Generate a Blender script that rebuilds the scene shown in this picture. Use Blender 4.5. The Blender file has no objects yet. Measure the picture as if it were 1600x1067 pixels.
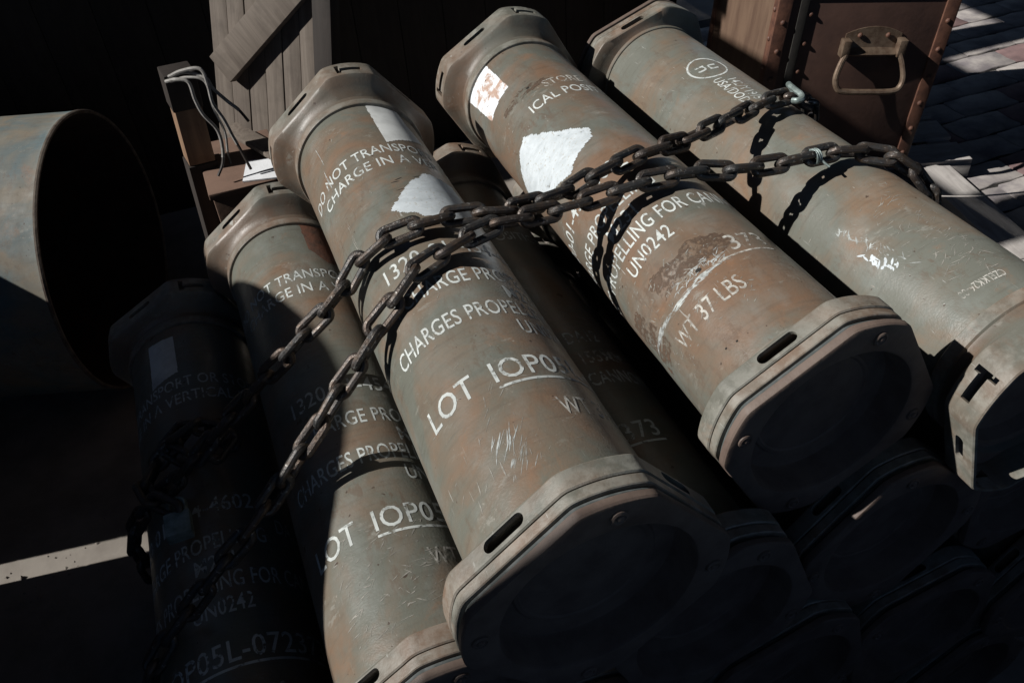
import bpy, bmesh, math, random
from mathutils import Vector, Matrix, noise

# ------------------------------------------------------------------ units
S = 0.085            # one tube radius in metres; all coordinates below are in tube radii
GZ = 15.6            # eye height above the ground, in tube radii
R_ = math.radians
random.seed(7)
scene = bpy.context.scene
COL = scene.collection

def W(x, y, z):      # eye-centred tube-radius coordinates -> world metres
    return Vector((x, y, z + GZ)) * S

# ------------------------------------------------------------------ camera, sky, sun, exposure
cam = bpy.data.cameras.new('camera')
cam.lens = 30.375; cam.sensor_width = 36.0; cam.clip_start = 0.02; cam.clip_end = 200
cam_o = bpy.data.objects.new('camera', cam); COL.objects.link(cam_o)
AX = ((0.92697, -0.28533, 0.24356), (-0.37079, -0.59857, 0.71008), (-0.05682, -0.74853, -0.66066))
m = Matrix(((AX[0][0], -AX[0][1], -AX[0][2]), (AX[1][0], -AX[1][1], -AX[1][2]), (AX[2][0], -AX[2][1], -AX[2][2])))
cam_o.matrix_world = Matrix.Translation(W(0, 0, 0)) @ m.to_4x4()
scene.camera = cam_o

TO_SUN = Vector((-1.0, 0.14, 0.77)).normalized()
ELEV = math.asin(TO_SUN.z)
world = bpy.data.worlds.new('World'); scene.world = world; world.use_nodes = True
nt = world.node_tree
sky = nt.nodes.new('ShaderNodeTexSky'); sky.sky_type = 'NISHITA'; sky.sun_disc = False
sky.sun_elevation = ELEV; sky.altitude = 1500; sky.dust_density = 0.3; sky.air_density = 0.8
sky.sun_rotation = math.atan2(TO_SUN.x, TO_SUN.y)
bgn = nt.nodes['Background']; bgn.inputs[1].default_value = 0.05
nt.links.new(sky.outputs[0], bgn.inputs[0])
sun = bpy.data.lights.new('sun', 'SUN'); sun.energy = 5.0; sun.angle = R_(0.5); sun.color = (1.0, 0.965, 0.92)
sun_o = bpy.data.objects.new('sun', sun); COL.objects.link(sun_o)
sun_o.rotation_euler = TO_SUN.to_track_quat('Z', 'Y').to_euler(); sun_o.location = W(-30, 10, 30)
scene.view_settings.view_transform = 'Standard'
scene.view_settings.look = 'None'
scene.view_settings.exposure = 0.25
scene.view_settings.gamma = 1.0
scene.view_settings.use_curve_mapping = False

# ------------------------------------------------------------------ materials
class NT:
    def __init__(s, name):
        s.m = bpy.data.materials.new(name); s.m.use_nodes = True
        s.t = s.m.node_tree; s.b = s.t.nodes['Principled BSDF']; s.out = s.t.nodes['Material Output']
        s.co = s.t.nodes.new('ShaderNodeTexCoord'); s.oi = s.t.nodes.new('ShaderNodeObjectInfo')
    def link(s, a, b): s.t.links.new(a, b)
    def coords(s, scale=(1, 1, 1), rot=(0, 0, 0), rnd=True):
        mp = s.t.nodes.new('ShaderNodeMapping')
        mp.inputs['Scale'].default_value = scale; mp.inputs['Rotation'].default_value = rot
        if rnd:
            mm = s.t.nodes.new('ShaderNodeMath'); mm.operation = 'MULTIPLY'; mm.inputs[1].default_value = 37.0
            s.link(s.oi.outputs['Random'], mm.inputs[0])
            ad = s.t.nodes.new('ShaderNodeVectorMath'); ad.operation = 'ADD'
            s.link(s.co.outputs['Object'], ad.inputs[0]); s.link(mm.outputs[0], ad.inputs[1])
            s.link(ad.outputs[0], mp.inputs[0])
        else:
            s.link(s.co.outputs['Object'], mp.inputs[0])
        return mp.outputs[0]
    def noise(s, vec, scale, detail=4, rough=0.55, dist=0.0):
        n = s.t.nodes.new('ShaderNodeTexNoise'); n.inputs['Scale'].default_value = scale
        n.inputs['Detail'].default_value = detail; n.inputs['Roughness'].default_value = rough
        n.inputs['Distortion'].default_value = dist
        s.link(vec, n.inputs['Vector']); return n.outputs['Fac']
    def ramp(s, fac, a, b, c0=(0, 0, 0, 1), c1=(1, 1, 1, 1)):
        r = s.t.nodes.new('ShaderNodeValToRGB'); e = r.color_ramp.elements
        e[0].position = a; e[1].position = b; e[0].color = c0; e[1].color = c1
        s.link(fac, r.inputs[0]); return r.outputs[0]
    def mix(s, fac, a, b, mode='MIX'):
        n = s.t.nodes.new('ShaderNodeMix'); n.data_type = 'RGBA'; n.blend_type = mode
        for sock, v in ((n.inputs[0], fac), (n.inputs[6], a), (n.inputs[7], b)):
            if hasattr(v, 'links') or hasattr(v, 'is_linked'): s.link(v, sock)
            elif isinstance(v, (int, float)): sock.default_value = v
            else: sock.default_value = (*v, 1)
        return n.outputs[2]
    def mul(s, a, b, op='MULTIPLY'):
        n = s.t.nodes.new('ShaderNodeMath'); n.operation = op
        for i, v in enumerate((a, b)):
            if isinstance(v, (int, float)): n.inputs[i].default_value = v
            else: s.link(v, n.inputs[i])
        return n.outputs[0]
    def bump(s, h, strength, dist=0.002):
        b = s.t.nodes.new('ShaderNodeBump'); b.inputs['Strength'].default_value = strength
        b.inputs['Distance'].default_value = dist
        s.link(h, b.inputs['Height']); s.link(b.outputs[0], s.b.inputs['Normal'])
    def set(s, col=None, rough=0.6, metal=0.0, spec=0.5):
        if col is not None:
            if isinstance(col, tuple): s.b.inputs['Base Color'].default_value = (*col, 1)
            else: s.link(col, s.b.inputs['Base Color'])
        if isinstance(rough, (int, float)): s.b.inputs['Roughness'].default_value = rough
        else: s.link(rough, s.b.inputs['Roughness'])
        s.b.inputs['Metallic'].default_value = metal
        if 'Diffuse Roughness' in s.b.inputs: s.b.inputs['Diffuse Roughness'].default_value = 0.35
        s.b.inputs['Specular IOR Level'].default_value = spec
        return s.m

def painted_steel(name, green, brown, brown_lo=0.44, brown_hi=0.66, edge=True, scratch=0.55, chalk=0.35, wear=0.75, rmin=0.27, rmax=0.48):
    n = NT(name)
    v = n.coords()
    big = n.ramp(n.noise(v, 9.0, 5, 0.6, 0.6), brown_lo, brown_hi)
    col = n.mix(big, green, brown)
    # bleached, chalky cloud
    ch = n.ramp(n.noise(n.coords((1, .6, 1), (0.4, 0.2, 0)), 22, 6, 0.65), 0.5, 0.78)
    col = n.mix(n.mul(ch, chalk), col, (0.25, 0.285, 0.275))
    # orange rust bloom
    ru = n.ramp(n.noise(n.coords((1, 1, 1), (1.1, .3, .7)), 14, 7, 0.7, 0.4), 0.60, 0.76)
    col = n.mix(n.mul(ru, 0.6), col, (0.255, 0.132, 0.07))
    # dark grime streaks round the tube
    st = n.ramp(n.noise(n.coords((26, 190, 26)), 1.0, 4, 0.6), 0.52, 0.75)
    col = n.mix(n.mul(st, 0.28), col, (0.06, 0.05, 0.04))
    # fine speckle of chipped paint
    sp = n.ramp(n.noise(v, 260, 3, 0.6), 0.66, 0.72)
    spm = n.ramp(n.noise(v, 26, 3, 0.6), 0.52, 0.66)
    col = n.mix(n.mul(n.mul(sp, spm), 0.7), col, (0.34, 0.32, 0.28))
    # scratches in two directions
    s1 = n.ramp(n.noise(n.coords((900, 22, 60), (0.2, 0.5, 0.35)), 1.0, 2, 0.5), 0.735, 0.76)
    s2 = n.ramp(n.noise(n.coords((40, 30, 760), (0.5, -0.3, -0.5)), 1.0, 2, 0.5), 0.745, 0.765)
    sm = n.ramp(n.noise(v, 16, 2, 0.5), 0.47, 0.62)
    sc = n.mul(n.mul(n.mul(s1, s2, 'ADD'), sm), scratch)
    col = n.mix(sc, col, (0.42, 0.43, 0.41))
    # fine rubbed mottling: paint thinned to brown primer in small patches with crisp edges
    fm = n.ramp(n.noise(n.coords((1, .45, 1), (.3, .9, .2)), 75, 8, 0.72, 0.3), 0.535, 0.60)
    fk = n.ramp(n.noise(v, 11, 3, 0.6), 0.40, 0.66)
    col = n.mix(n.mul(n.mul(fm, fk), 0.55), col, (0.115, 0.078, 0.055))
    fl = n.ramp(n.noise(n.coords((.5, 1, .5), (.9, .1, .6)), 110, 8, 0.72, 0.2), 0.56, 0.62)
    col = n.mix(n.mul(n.mul(fl, spm), 0.5), col, (0.27, 0.265, 0.235))
    # pits
    pt = n.ramp(n.noise(n.coords((1, 1, 1), (0.7, 0.7, 0)), 120, 2, 0.5), 0.735, 0.76)
    col = n.mix(n.mul(pt, 0.8), col, (0.05, 0.03, 0.022))
    if edge:
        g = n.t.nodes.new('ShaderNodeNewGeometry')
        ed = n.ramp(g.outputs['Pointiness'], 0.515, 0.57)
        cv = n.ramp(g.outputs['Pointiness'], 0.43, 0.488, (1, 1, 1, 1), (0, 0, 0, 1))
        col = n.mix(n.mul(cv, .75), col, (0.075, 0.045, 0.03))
        en = n.ramp(n.noise(v, 55, 5, 0.65), 0.42, 0.6)
        col = n.mix(n.mul(n.mul(ed, en), wear), col, (0.34, 0.335, 0.30))
    rg = n.ramp(n.noise(v, 30, 5, 0.6), 0.3, 0.7, (rmin,) * 3 + (1,), (rmax,) * 3 + (1,))
    h = n.mix(0.5, n.noise(v, 420, 3, 0.6), n.noise(v, 45, 4, 0.6))
    h = n.mix(n.mul(pt, 0.5), h, (0, 0, 0))
    n.bump(h, 0.35, 0.0012)
    return n.set(col, rg, 0.0, 0.5)

def simple(name, col, rough=0.7, col2=None, scale=30, metal=0.0, bump=0.3, spec=0.4, stretch=(1, 1, 1), lo=0.4, hi=0.65, rnd=True):
    n = NT(name); v = n.coords(stretch, rnd=rnd)
    f = n.noise(v, scale, 6, 0.62)
    c = n.mix(n.ramp(f, lo, hi), col, col2 or tuple(x * 0.6 for x in col))
    if bump: n.bump(n.noise(v, scale * 4, 4, 0.6), bump, 0.0015)
    return n.set(c, rough, metal, spec)

M = {}
GREEN = (0.132, 0.136, 0.114); BROWN = (0.184, 0.124, 0.084)
M['od'] = painted_steel('olive_drab_paint', GREEN, BROWN, 0.43, 0.66)
M['od_rust'] = painted_steel('browned_olive_paint', (0.126, 0.130, 0.110), (0.176, 0.114, 0.076), 0.38, 0.62, scratch=0.75)
M['od_grey'] = painted_steel('scuffed_olive_paint', (0.142, 0.147, 0.126), (0.192, 0.13, 0.086), 0.44, 0.68, scratch=1.0)
M['flange'] = painted_steel('flange_paint', (0.124, 0.124, 0.104), (0.165, 0.110, 0.076), 0.42, 0.64, scratch=0.9, chalk=0.10, wear=0.42, rmin=.40, rmax=.62)
M['gasket'] = simple('rubber_gasket', (0.060, 0.070, 0.070), 0.75, (0.13, 0.14, 0.14), 60, lo=0.45, hi=0.7)
M['lidface'] = simple('lid_paint', (0.140, 0.105, 0.086), 0.6, (0.095, 0.068, 0.056), 30)
M['dark'] = simple('dark_inside', (0.02, 0.018, 0.016), 0.9)

def stencil_mat(name, col, lo, hi):
    n = NT(name); v = n.coords()
    f = n.mix(0.5, n.noise(v, 38, 6, 0.7), n.noise(v, 170, 4, 0.6))
    keep = n.ramp(f, lo, hi)
    pr = n.b; tr = n.t.nodes.new('ShaderNodeBsdfTransparent'); mx = n.t.nodes.new('ShaderNodeMixShader')
    n.link(keep, mx.inputs[0]); n.link(tr.outputs[0], mx.inputs[1]); n.link(pr.outputs[0], mx.inputs[2])
    n.link(mx.outputs[0], n.out.inputs['Surface'])
    c = n.mix(n.ramp(n.noise(v, 22, 3, .6), .4, .7), col, tuple(x * 0.7 for x in col))
    return n.set(c, 0.75, 0, 0.3)
M['stencil'] = stencil_mat('stencil_white', (0.54, 0.575, 0.56), 0.385, 0.49)
M['stencil_faint'] = stencil_mat('stencil_faded', (0.50, 0.49, 0.45), 0.42, 0.56)
def brushed_mat():
    n = NT('brushed_white_paint')
    st = n.noise(n.coords((34, 62, 34), (0, .2, .25)), 1.0, 7, .7, .8)
    fl = n.noise(n.coords((60, 60, 60)), 1.0, 6, .7, .4)
    c = n.mix(n.ramp(st, .36, .60), (0.43, 0.475, 0.50), (0.55, 0.60, 0.63))
    c = n.mix(n.ramp(n.noise(n.coords(), 300, 3, .6), .60, .68), c, (0.40, 0.40, 0.37))
    f = n.mix(0.45, st, fl)
    keep = n.ramp(f, .37, .41)
    tr = n.t.nodes.new('ShaderNodeBsdfTransparent'); mx = n.t.nodes.new('ShaderNodeMixShader')
    n.link(keep, mx.inputs[0]); n.link(tr.outputs[0], mx.inputs[1]); n.link(n.b.outputs[0], mx.inputs[2]); n.link(mx.outputs[0], n.out.inputs['Surface'])
    n.bump(st, .5, .0012)
    return n.set(c, .7, 0, .3)
M['patch'] = brushed_mat()
M['scuff'] = stencil_mat('scuff_white', (0.46, 0.49, 0.48), 0.40, 0.56)
M['rub'] = stencil_mat('rubbed_brown', (0.110, 0.074, 0.052), 0.44, 0.56)
M['chip'] = stencil_mat('chipped_paint', (0.30, 0.29, 0.26), 0.42, 0.56)

def label_mat():
    n = NT('torn_paper_label'); v = n.coords()
    f = n.noise(v, 40, 6, 0.65, 0.6)
    c = n.mix(n.ramp(f, 0.47, 0.56), (0.68, 0.72, 0.75), (0.42, 0.30, 0.24))
    c = n.mix(n.ramp(n.noise(v, 130, 3, .6), .64, .7), c, (0.12, 0.07, 0.05))
    n.bump(f, 0.4, 0.001)
    return n.set(c, 0.7, 0, 0.3)
M['label'] = label_mat()
M['label_clean'] = stencil_mat('pale_paper_label', (0.62, 0.64, 0.63), 0.22, 0.33)
M['rustplate'] = simple('rusty_plate_scar', (0.16, 0.075, 0.05), 0.55, (0.10, 0.06, 0.045), 60)

def chain_mat():
    n = NT('weathered_chain_steel'); v = n.coords()
    c = n.mix(n.ramp(n.noise(v, 70, 6, .65), .44, .66), (0.062, 0.062, 0.062), (0.095, 0.068, 0.050))
    c = n.mix(n.ramp(n.noise(v, 200, 4, .6), .60, .70), c, (0.34, 0.33, 0.31))
    c = n.mix(n.mul(n.ramp(n.oi.outputs['Random'], .45, 1.0), .45), c, (0.085, 0.052, 0.034))
    n.bump(n.noise(v, 330, 4, .65), 0.6, 0.0015)
    return n.set(c, n.ramp(n.noise(v, 90, 4, .6), .3, .7, (.3,) * 3 + (1,), (.6,) * 3 + (1,)), 0.6, 0.5)
M['chain'] = chain_mat()
M['galv'] = simple('galvanised_hook', (0.30, 0.36, 0.35), 0.45, (0.16, 0.2, 0.19), 60, metal=0.5)
def wood(name, a, b, scale=(55, 4, 55), rough=0.75):
    n = NT(name); v = n.coords(scale)
    g = n.noise(v, 1.0, 6, 0.65, 0.8)
    c = n.mix(n.ramp(g, 0.32, 0.7), a, b)
    c = n.mix(n.mul(n.ramp(n.noise(n.coords(), 18, 4, .6), .5, .7), .4), c, tuple(x * .55 for x in b))
    n.bump(g, 0.5, 0.0015)
    return n.set(c, rough, 0, 0.3)
M['wood_grey'] = wood('weathered_grey_wood', (0.185, 0.155, 0.128), (0.10, 0.08, 0.065), (70, 70, 5))
M['wood_brown'] = wood('brown_timber', (0.26, 0.165, 0.10), (0.14, 0.085, 0.055), (60, 60, 6))
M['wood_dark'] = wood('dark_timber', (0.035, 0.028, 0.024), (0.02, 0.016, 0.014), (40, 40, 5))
M['wood_white'] = wood('whitewashed_timber', (0.42, 0.40, 0.38), (0.27, 0.25, 0.235), (6, 60, 60))
M['trunk'] = simple('trunk_brown_fibre', (0.085, 0.047, 0.036), 0.6, (0.06, 0.034, 0.027), 14, bump=0.25)
M['trunk_side'] = simple('trunk_tan_fibre', (0.135, 0.088, 0.060), 0.6, (0.09, 0.055, 0.038), 9, bump=0.25, stretch=(3, 3, .6))
M['trunk_band'] = simple('trunk_edge_binding', (0.125, 0.06, 0.04), 0.5, (0.07, 0.035, 0.026), 40)
M['brass'] = simple('tarnished_handle', (0.17, 0.125, 0.09), 0.45, (0.10, 0.065, 0.045), 60, metal=0.4)
M['drum'] = painted_steel('drum_blue_paint', (0.085, 0.135, 0.150), (0.19, 0.165, 0.125), 0.36, 0.60, scratch=0.4, rmin=.6, rmax=.85)
M['rim'] = simple('rusty_rim', (0.14, 0.115, 0.09), 0.8, (0.06, 0.04, 0.03), 50)
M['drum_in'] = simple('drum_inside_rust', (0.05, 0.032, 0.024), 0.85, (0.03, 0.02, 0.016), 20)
M['concrete'] = simple('dusty_concrete', (0.26, 0.235, 0.205), 0.9, (0.17, 0.15, 0.13), 7, bump=0.6, rnd=False)
M['paver'] = simple('worn_paver', (0.33, 0.305, 0.285), 0.85, (0.16, 0.145, 0.15), 12, bump=0.6)
M['paver_red'] = simple('red_paver', (0.20, 0.13, 0.125), 0.85, (0.12, 0.08, 0.08), 12, bump=0.6)
M['cable'] = simple('grey_cable', (0.33, 0.32, 0.30), 0.6, (0.19, 0.18, 0.165), 60)
M['cable_end'] = simple('black_cable_tail', (0.05, 0.04, 0.035), 0.6)
M['paper'] = simple('white_board', (0.72, 0.74, 0.76), 0.8, (0.6, 0.61, 0.62), 20)
M['cardboard'] = simple('brown_board', (0.17, 0.105, 0.075), 0.8, (0.12, 0.075, 0.055), 12)
M['string'] = simple('pale_string', (0.5, 0.47, 0.44), 0.8)

# ------------------------------------------------------------------ mesh helpers
def link(name, me, mat, parent=None, loc=None, rot=None, label=None, cat=None, group=None, kind=None):
    o = bpy.data.objects.new(name, me); COL.objects.link(o)
    if me is not None and mat is not None and not me.materials: me.materials.append(mat)
    if parent is not None: o.parent = parent
    if loc is not None: o.location = loc
    if rot is not None: o.rotation_euler = rot
    tag(o, label, cat, group, kind)
    return o
def tag(o, label=None, cat=None, group=None, kind=None):
    if label: o['label'] = label
    if cat: o['category'] = cat
    if group: o['group'] = group
    if kind: o['kind'] = kind
def thing(name, loc, label, cat, group=None, rot=None):
    return link(name, None, None, None, loc, rot, label, cat, group)

def mesh(name, verts, faces, smooth=True, scale=S, sharp=40):
    me = bpy.data.meshes.new(name)
    me.from_pydata([Vector(v) * scale for v in verts], [], faces)
    if smooth:
        me.polygons.foreach_set('use_smooth', [True] * len(me.polygons))
        me.set_sharp_from_angle(angle=R_(sharp))
    me.validate(); me.update()
    return me

def box_vf(x0, x1, y0, y1, z0, z1):
    v = [(x0, y0, z0), (x1, y0, z0), (x1, y1, z0), (x0, y1, z0), (x0, y0, z1), (x1, y0, z1), (x1, y1, z1), (x0, y1, z1)]
    f = [(0, 3, 2, 1), (4, 5, 6, 7), (0, 1, 5, 4), (1, 2, 6, 5), (2, 3, 7, 6), (3, 0, 4, 7)]
    return v, f
def box_mesh(name, x0, x1, y0, y1, z0, z1, bev=0.03):
    v, f = box_vf(x0, x1, y0, y1, z0, z1)
    bm = bmesh.new()
    vs = [bm.verts.new(Vector(p) * S) for p in v]
    for q in f: bm.faces.new([vs[i] for i in q])
    if bev: bmesh.ops.bevel(bm, geom=bm.edges[:], offset=bev * S, segments=2, affect='EDGES', profile=0.6)
    me = bpy.data.meshes.new(name); bm.to_mesh(me); bm.free()
    me.polygons.foreach_set('use_smooth', [True] * len(me.polygons)); me.set_sharp_from_angle(angle=R_(35))
    return me

def tube_along(pts, rad, seg=10, closed=False, rads=None):
    """swept tube, verts/faces in tube radii"""
    pts = [Vector(p) for p in pts]; n = len(pts); V = []; F = []
    up = Vector((0.13, 0.21, 0.97)); prev = None
    for i, p in enumerate(pts):
        a = pts[(i - 1) % n] if (closed or i > 0) else p
        b = pts[(i + 1) % n] if (closed or i < n - 1) else p
        t = (b - a).normalized()
        if prev is None:
            u = t.cross(up).normalized()
        else:
            u = (prev - t * prev.dot(t)).normalized()
        prev = u; w = t.cross(u)
        r = rads[i] if rads else rad
        for k in range(seg):
            q = 2 * math.pi * k / seg
            V.append(p + (u * math.cos(q) + w * math.sin(q)) * r)
    m_ = n if closed else n - 1
    for i in range(m_):
        for k in range(seg):
            a0 = i * seg + k; a1 = i * seg + (k + 1) % seg
            b0 = ((i + 1) % n) * seg + k; b1 = ((i + 1) % n) * seg + (k + 1) % seg
            F.append((a0, a1, b1, b0))
    if not closed:
        F.append(tuple(range(seg))[::-1]); F.append(tuple(range((n - 1) * seg, n * seg)))
    return V, F

def smooth_path(pts, n):
    """Catmull-Rom"""
    pts = [Vector(p) for p in pts]; out = []
    P = [pts[0] * 2 - pts[1]] + pts + [pts[-1] * 2 - pts[-2]]
    for i in range(1, len(P) - 2):
        for k in range(n):
            t = k / n; a, b, c, d = P[i - 1:i + 3]
            out.append(0.5 * ((2 * b) + (-a + c) * t + (2 * a - 5 * b + 4 * c - d) * t * t + (-a + 3 * b - 3 * c + d) * t ** 3))
    out.append(pts[-1]); return out

# ------------------------------------------------------------------ the setting
def ground():
    bm = bmesh.new(); n = 60
    g = bmesh.ops.create_grid(bm, x_segments=n, y_segments=n, size=400 * S)
    for v in bm.verts: v.co.z += 0
    me = bpy.data.meshes.new('ground'); bm.to_mesh(me); bm.free()
    link('ground', me, M['concrete'], None, W(0, 20, -GZ), kind='structure')
ground()
# block pavement on the right: each interlocking stone its own piece
pav = link('pavement', box_mesh('pavement_bed', 0, 19, 0, 24, 0.0, 0.22, 0), M['dark'], None, W(18.6, 9.0, -GZ + 0.05), kind='structure')
def paver_mesh(k):
    rnd = random.Random(k)
    a, b, c = 1.22, 0.60, 0.06
    out = [(-a, -b + c), (-a * .72, -b), (-a * .30, -b), (0, -b + c), (a * .30, -b + c), (a * .62, -b), (a - .06, -b), (a, -b + .06),
           (a - c, -b * .2), (a - c * .2, b * .35), (a, b - .05), (a * .72, b), (a * .30, b), (0, b + c * .8), (-a * .30, b + c * .8), (-a * .62, b), (-a + .05, b), (-a, b - .06), (-a - c * .6, b * .3), (-a - c * .6, -b * .1)]
    out = [(x * .99 + rnd.uniform(-.012, .012), y * .985 + rnd.uniform(-.012, .012)) for x, y in out]
    n = len(out); V = [(x, y, 0) for x, y in out] + [(x, y, .335) for x, y in out] + [(x * .975, y * .95, .36) for x, y in out]
    F = [tuple(range(2 * n, 3 * n))]
    for l in (0, n):
        for i in range(n): F.append((l + i, l + (i + 1) % n, l + n + (i + 1) % n, l + n + i))
    return mesh('paver', V, F, True, S, 50)
PM = [paver_mesh(k) for k in range(4)]
PMR = [m_.copy() for m_ in PM]
for q in PM: q.materials.append(M['paver'])
for q in PMR: q.materials.append(M['paver_red'])
prnd = random.Random(3)
for r in range(18):
    for c in range(8):
        x = 1.3 + c * 2.45 + (r % 2) * 1.2; y = 0.7 + r * 1.28
        if x > 17.8: continue
        o = link('paver', prnd.choice(PMR if prnd.random() < .22 else PM), None, pav)
        o.location = Vector((x, y, prnd.uniform(-.03, .0) - 0.05)) * S
        o.rotation_euler = (prnd.uniform(-.008, .008), prnd.uniform(-.008, .008), prnd.uniform(-.008, .008))

# dark board wall added to make the background behind the stack black
wall = thing('added_wall', W(.6, 28, -GZ), 'dark board wall added for the black background behind the stack', 'wall')
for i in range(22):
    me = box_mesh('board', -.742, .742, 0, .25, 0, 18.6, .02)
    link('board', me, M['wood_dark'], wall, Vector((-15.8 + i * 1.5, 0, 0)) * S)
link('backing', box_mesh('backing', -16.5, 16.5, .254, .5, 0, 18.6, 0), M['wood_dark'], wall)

def rubble():
    rnd = random.Random(11); V = []; F = []
    for k in range(70):
        x = rnd.uniform(-9, -3.6); y = 14.5 + rnd.gauss(0, .5); r = rnd.choice((.015, .02, .03, .03, .04, .06)) * rnd.uniform(.6, 1.4); o = len(V)
        for p in ((1, 0, 0), (-1, .1, .1), (0, 1, 0), (.1, -1, .1), (0, .1, .9), (.1, 0, -.4)):
            V.append((x + p[0] * r * rnd.uniform(.6, 1.3), y + p[1] * r * rnd.uniform(.6, 1.3), p[2] * r * rnd.uniform(.6, 1.2) + r * .2))
        for t in ((0, 2, 4), (2, 1, 4), (1, 3, 4), (3, 0, 4), (2, 0, 5), (1, 2, 5), (3, 1, 5), (0, 3, 5)): F.append(tuple(o + i for i in t))
    link('rubble', mesh('rubble', V, F, False), M['concrete'], None, W(0, 0, -GZ), None, 'small stones and grit on the sunlit ground strip', 'rubble', kind='stuff')
rubble()

# ------------------------------------------------------------------ propellant tube parts
NSEG = 180
LEN = 9.5
def octr(th, h, R):
    a = (th + math.pi / 4) % (math.pi / 2) - math.pi / 4
    f = h / math.cos(a); k = 130
    return (R ** -k + f ** -k) ** (-1 / k)
def loft(profile, n=NSEG, close=True, cap_last=False):
    """profile: list of (y, kind) kind=('c',r) | ('o',h,R) | ('m',t,r,h,R); ring around Y, angle from +X to +Z"""
    V = []; F = []
    for y, kd in profile:
        for i in range(n):
            th = 2 * math.pi * i / n
            if kd[0] == 'c': r = kd[1]
            elif kd[0] == 'o': r = octr(th, kd[1], kd[2])
            else: r = (1 - kd[1]) * kd[2] + kd[1] * octr(th, kd[3], kd[4])
            V.append((r * math.cos(th), y, r * math.sin(th)))
    L = len(profile)
    for j in range(L if close else L - 1):
        a = j * n; b = ((j + 1) % L) * n
        for i in range(n):
            F.append((a + i, a + (i + 1) % n, b + (i + 1) % n, b + i))
    if cap_last: F.append(tuple((L - 1) * n + i for i in range(n)))
    return V, F
def fix_normals(me):
    bm = bmesh.new(); bm.from_mesh(me); bmesh.ops.recalc_face_normals(bm, faces=bm.faces[:]); bm.to_mesh(me); bm.free()
    me.polygons.foreach_set('use_smooth', [True] * len(me.polygons)); me.set_sharp_from_angle(angle=R_(26)); return me

def stadium_cutter(L, w, ang, y, r0=0.9, r1=1.7, tab=0.0, tabw=0.1):
    """slot cutter (radial prism); L along the tangent, w along the axis"""
    pts = []; hl = L / 2 - w / 2
    for k in range(9):
        q = -math.pi / 2 + math.pi * k / 8; pts.append((hl + w / 2 * math.cos(q), w / 2 * math.sin(q)))
    for k in range(9):
        q = math.pi / 2 + math.pi * k / 8; pts.append((-hl + w / 2 * math.cos(q), w / 2 * math.sin(q)))
    return prism(pts, ang, y, r0, r1)
def prism(pts, ang, y, r0, r1):
    n = len(pts); ca, sa = math.cos(ang), math.sin(ang); V = []
    for r in (r0, r1):
        for t, a in pts: V.append((r * ca - t * sa, y + a, r * sa + t * ca))
    F = [tuple(range(n)), tuple(range(2 * n - 1, n - 1, -1))] + [(i, n + i, n + (i + 1) % n, (i + 1) % n) for i in range(n)]
    return V, F
def cut(me, cutters):
    """boolean-cut a mesh datablock and return the result"""
    a = bpy.data.objects.new('_a', me); COL.objects.link(a)
    V = []; F = []
    for v, f in cutters:
        o = len(V); V += v; F += [tuple(i + o for i in q) for q in f]
    cm = fix_normals(mesh('_c', V, F, False)); b = bpy.data.objects.new('_b', cm); COL.objects.link(b)
    md = a.modifiers.new('b', 'BOOLEAN'); md.operation = 'DIFFERENCE'; md.object = b; md.solver = 'EXACT'
    dg = bpy.context.evaluated_depsgraph_get(); dg.update()
    r = bpy.data.meshes.new_from_object(a.evaluated_get(dg))
    bpy.data.objects.remove(a); bpy.data.objects.remove(b)
    r.polygons.foreach_set('use_smooth', [True] * len(r.polygons)); r.set_sharp_from_angle(angle=R_(26))
    return r

O1 = (1.18, 1.345)
def front_flange_mesh():
    p = [(.292, ('o', 1.165, 1.33)), (.305, ('o', *O1)), (.485, ('o', *O1)), (.50, ('o', 1.172, 1.337)), (.512, ('m', .90, 1.03, *O1)),
         (.53, ('m', .45, 1.03, *O1)), (.545, ('m', .12, 1.03, *O1)), (.56, ('c', 1.03)), (.62, ('c', 1.03)), (.63, ('c', 1.02)), (.632, ('c', .985)),
         (.52, ('c', .985)), (.50, ('m', .5, 1.0, 1.13, 1.29)), (.47, ('o', 1.13, 1.295)), (.292, ('o', 1.13, 1.295))]
    me = fix_normals(mesh('front_flange', *loft(p)))
    me = cut(me, [stadium_cutter(.47, .13, k * math.pi / 2, .405) for k in range(4)])
    me.name = 'front_flange'; return me
def rear_flange_mesh():
    p = [(0, ('o', 1.165, 1.33)), (.015, ('o', *O1)), (.40, ('o', *O1)), (.425, ('o', 1.172, 1.337)), (.455, ('m', .84, 1.02, *O1)), (.50, ('m', .52, 1.02, *O1)),
         (.55, ('m', .24, 1.02, *O1)), (.61, ('m', .06, 1.02, *O1)), (.67, ('c', 1.02)), (.71, ('c', 1.022)), (.73, ('c', 1.05)), (.87, ('c', 1.05)), (.882, ('c', 1.04)), (.884, ('c', .985)),
         (.62, ('c', .985)), (.52, ('m', .5, 1.0, 1.13, 1.29)), (.42, ('o', 1.13, 1.295)), (.0, ('o', 1.13, 1.295))]
    p = [(LEN - y, k) for y, k in p]
    me = fix_normals(mesh('rear_flange', *loft(p)))
    cs = [stadium_cutter(.46, .11, k * math.pi / 2, LEN - .20) for k in range(4)]
    notch = [(-.20, -.11), (.12, -.11), (.12, -.17), (.20, -.17), (.20, .10), (.13, .10), (.13, .0), (-.20, .0)]
    for k in range(4): cs.append(prism(notch, math.pi / 4 + k * math.pi / 2, LEN - .19, 1.0, 1.7))
    me = cut(me, cs); me.name = 'rear_flange'; return me
ME = {}
ME['front'] = front_flange_mesh(); ME['front'].materials.clear(); ME['front'].materials.append(M['flange'])
ME['rear'] = rear_flange_mesh(); ME['rear'].materials.clear(); ME['rear'].materials.append(M['flange'])
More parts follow.
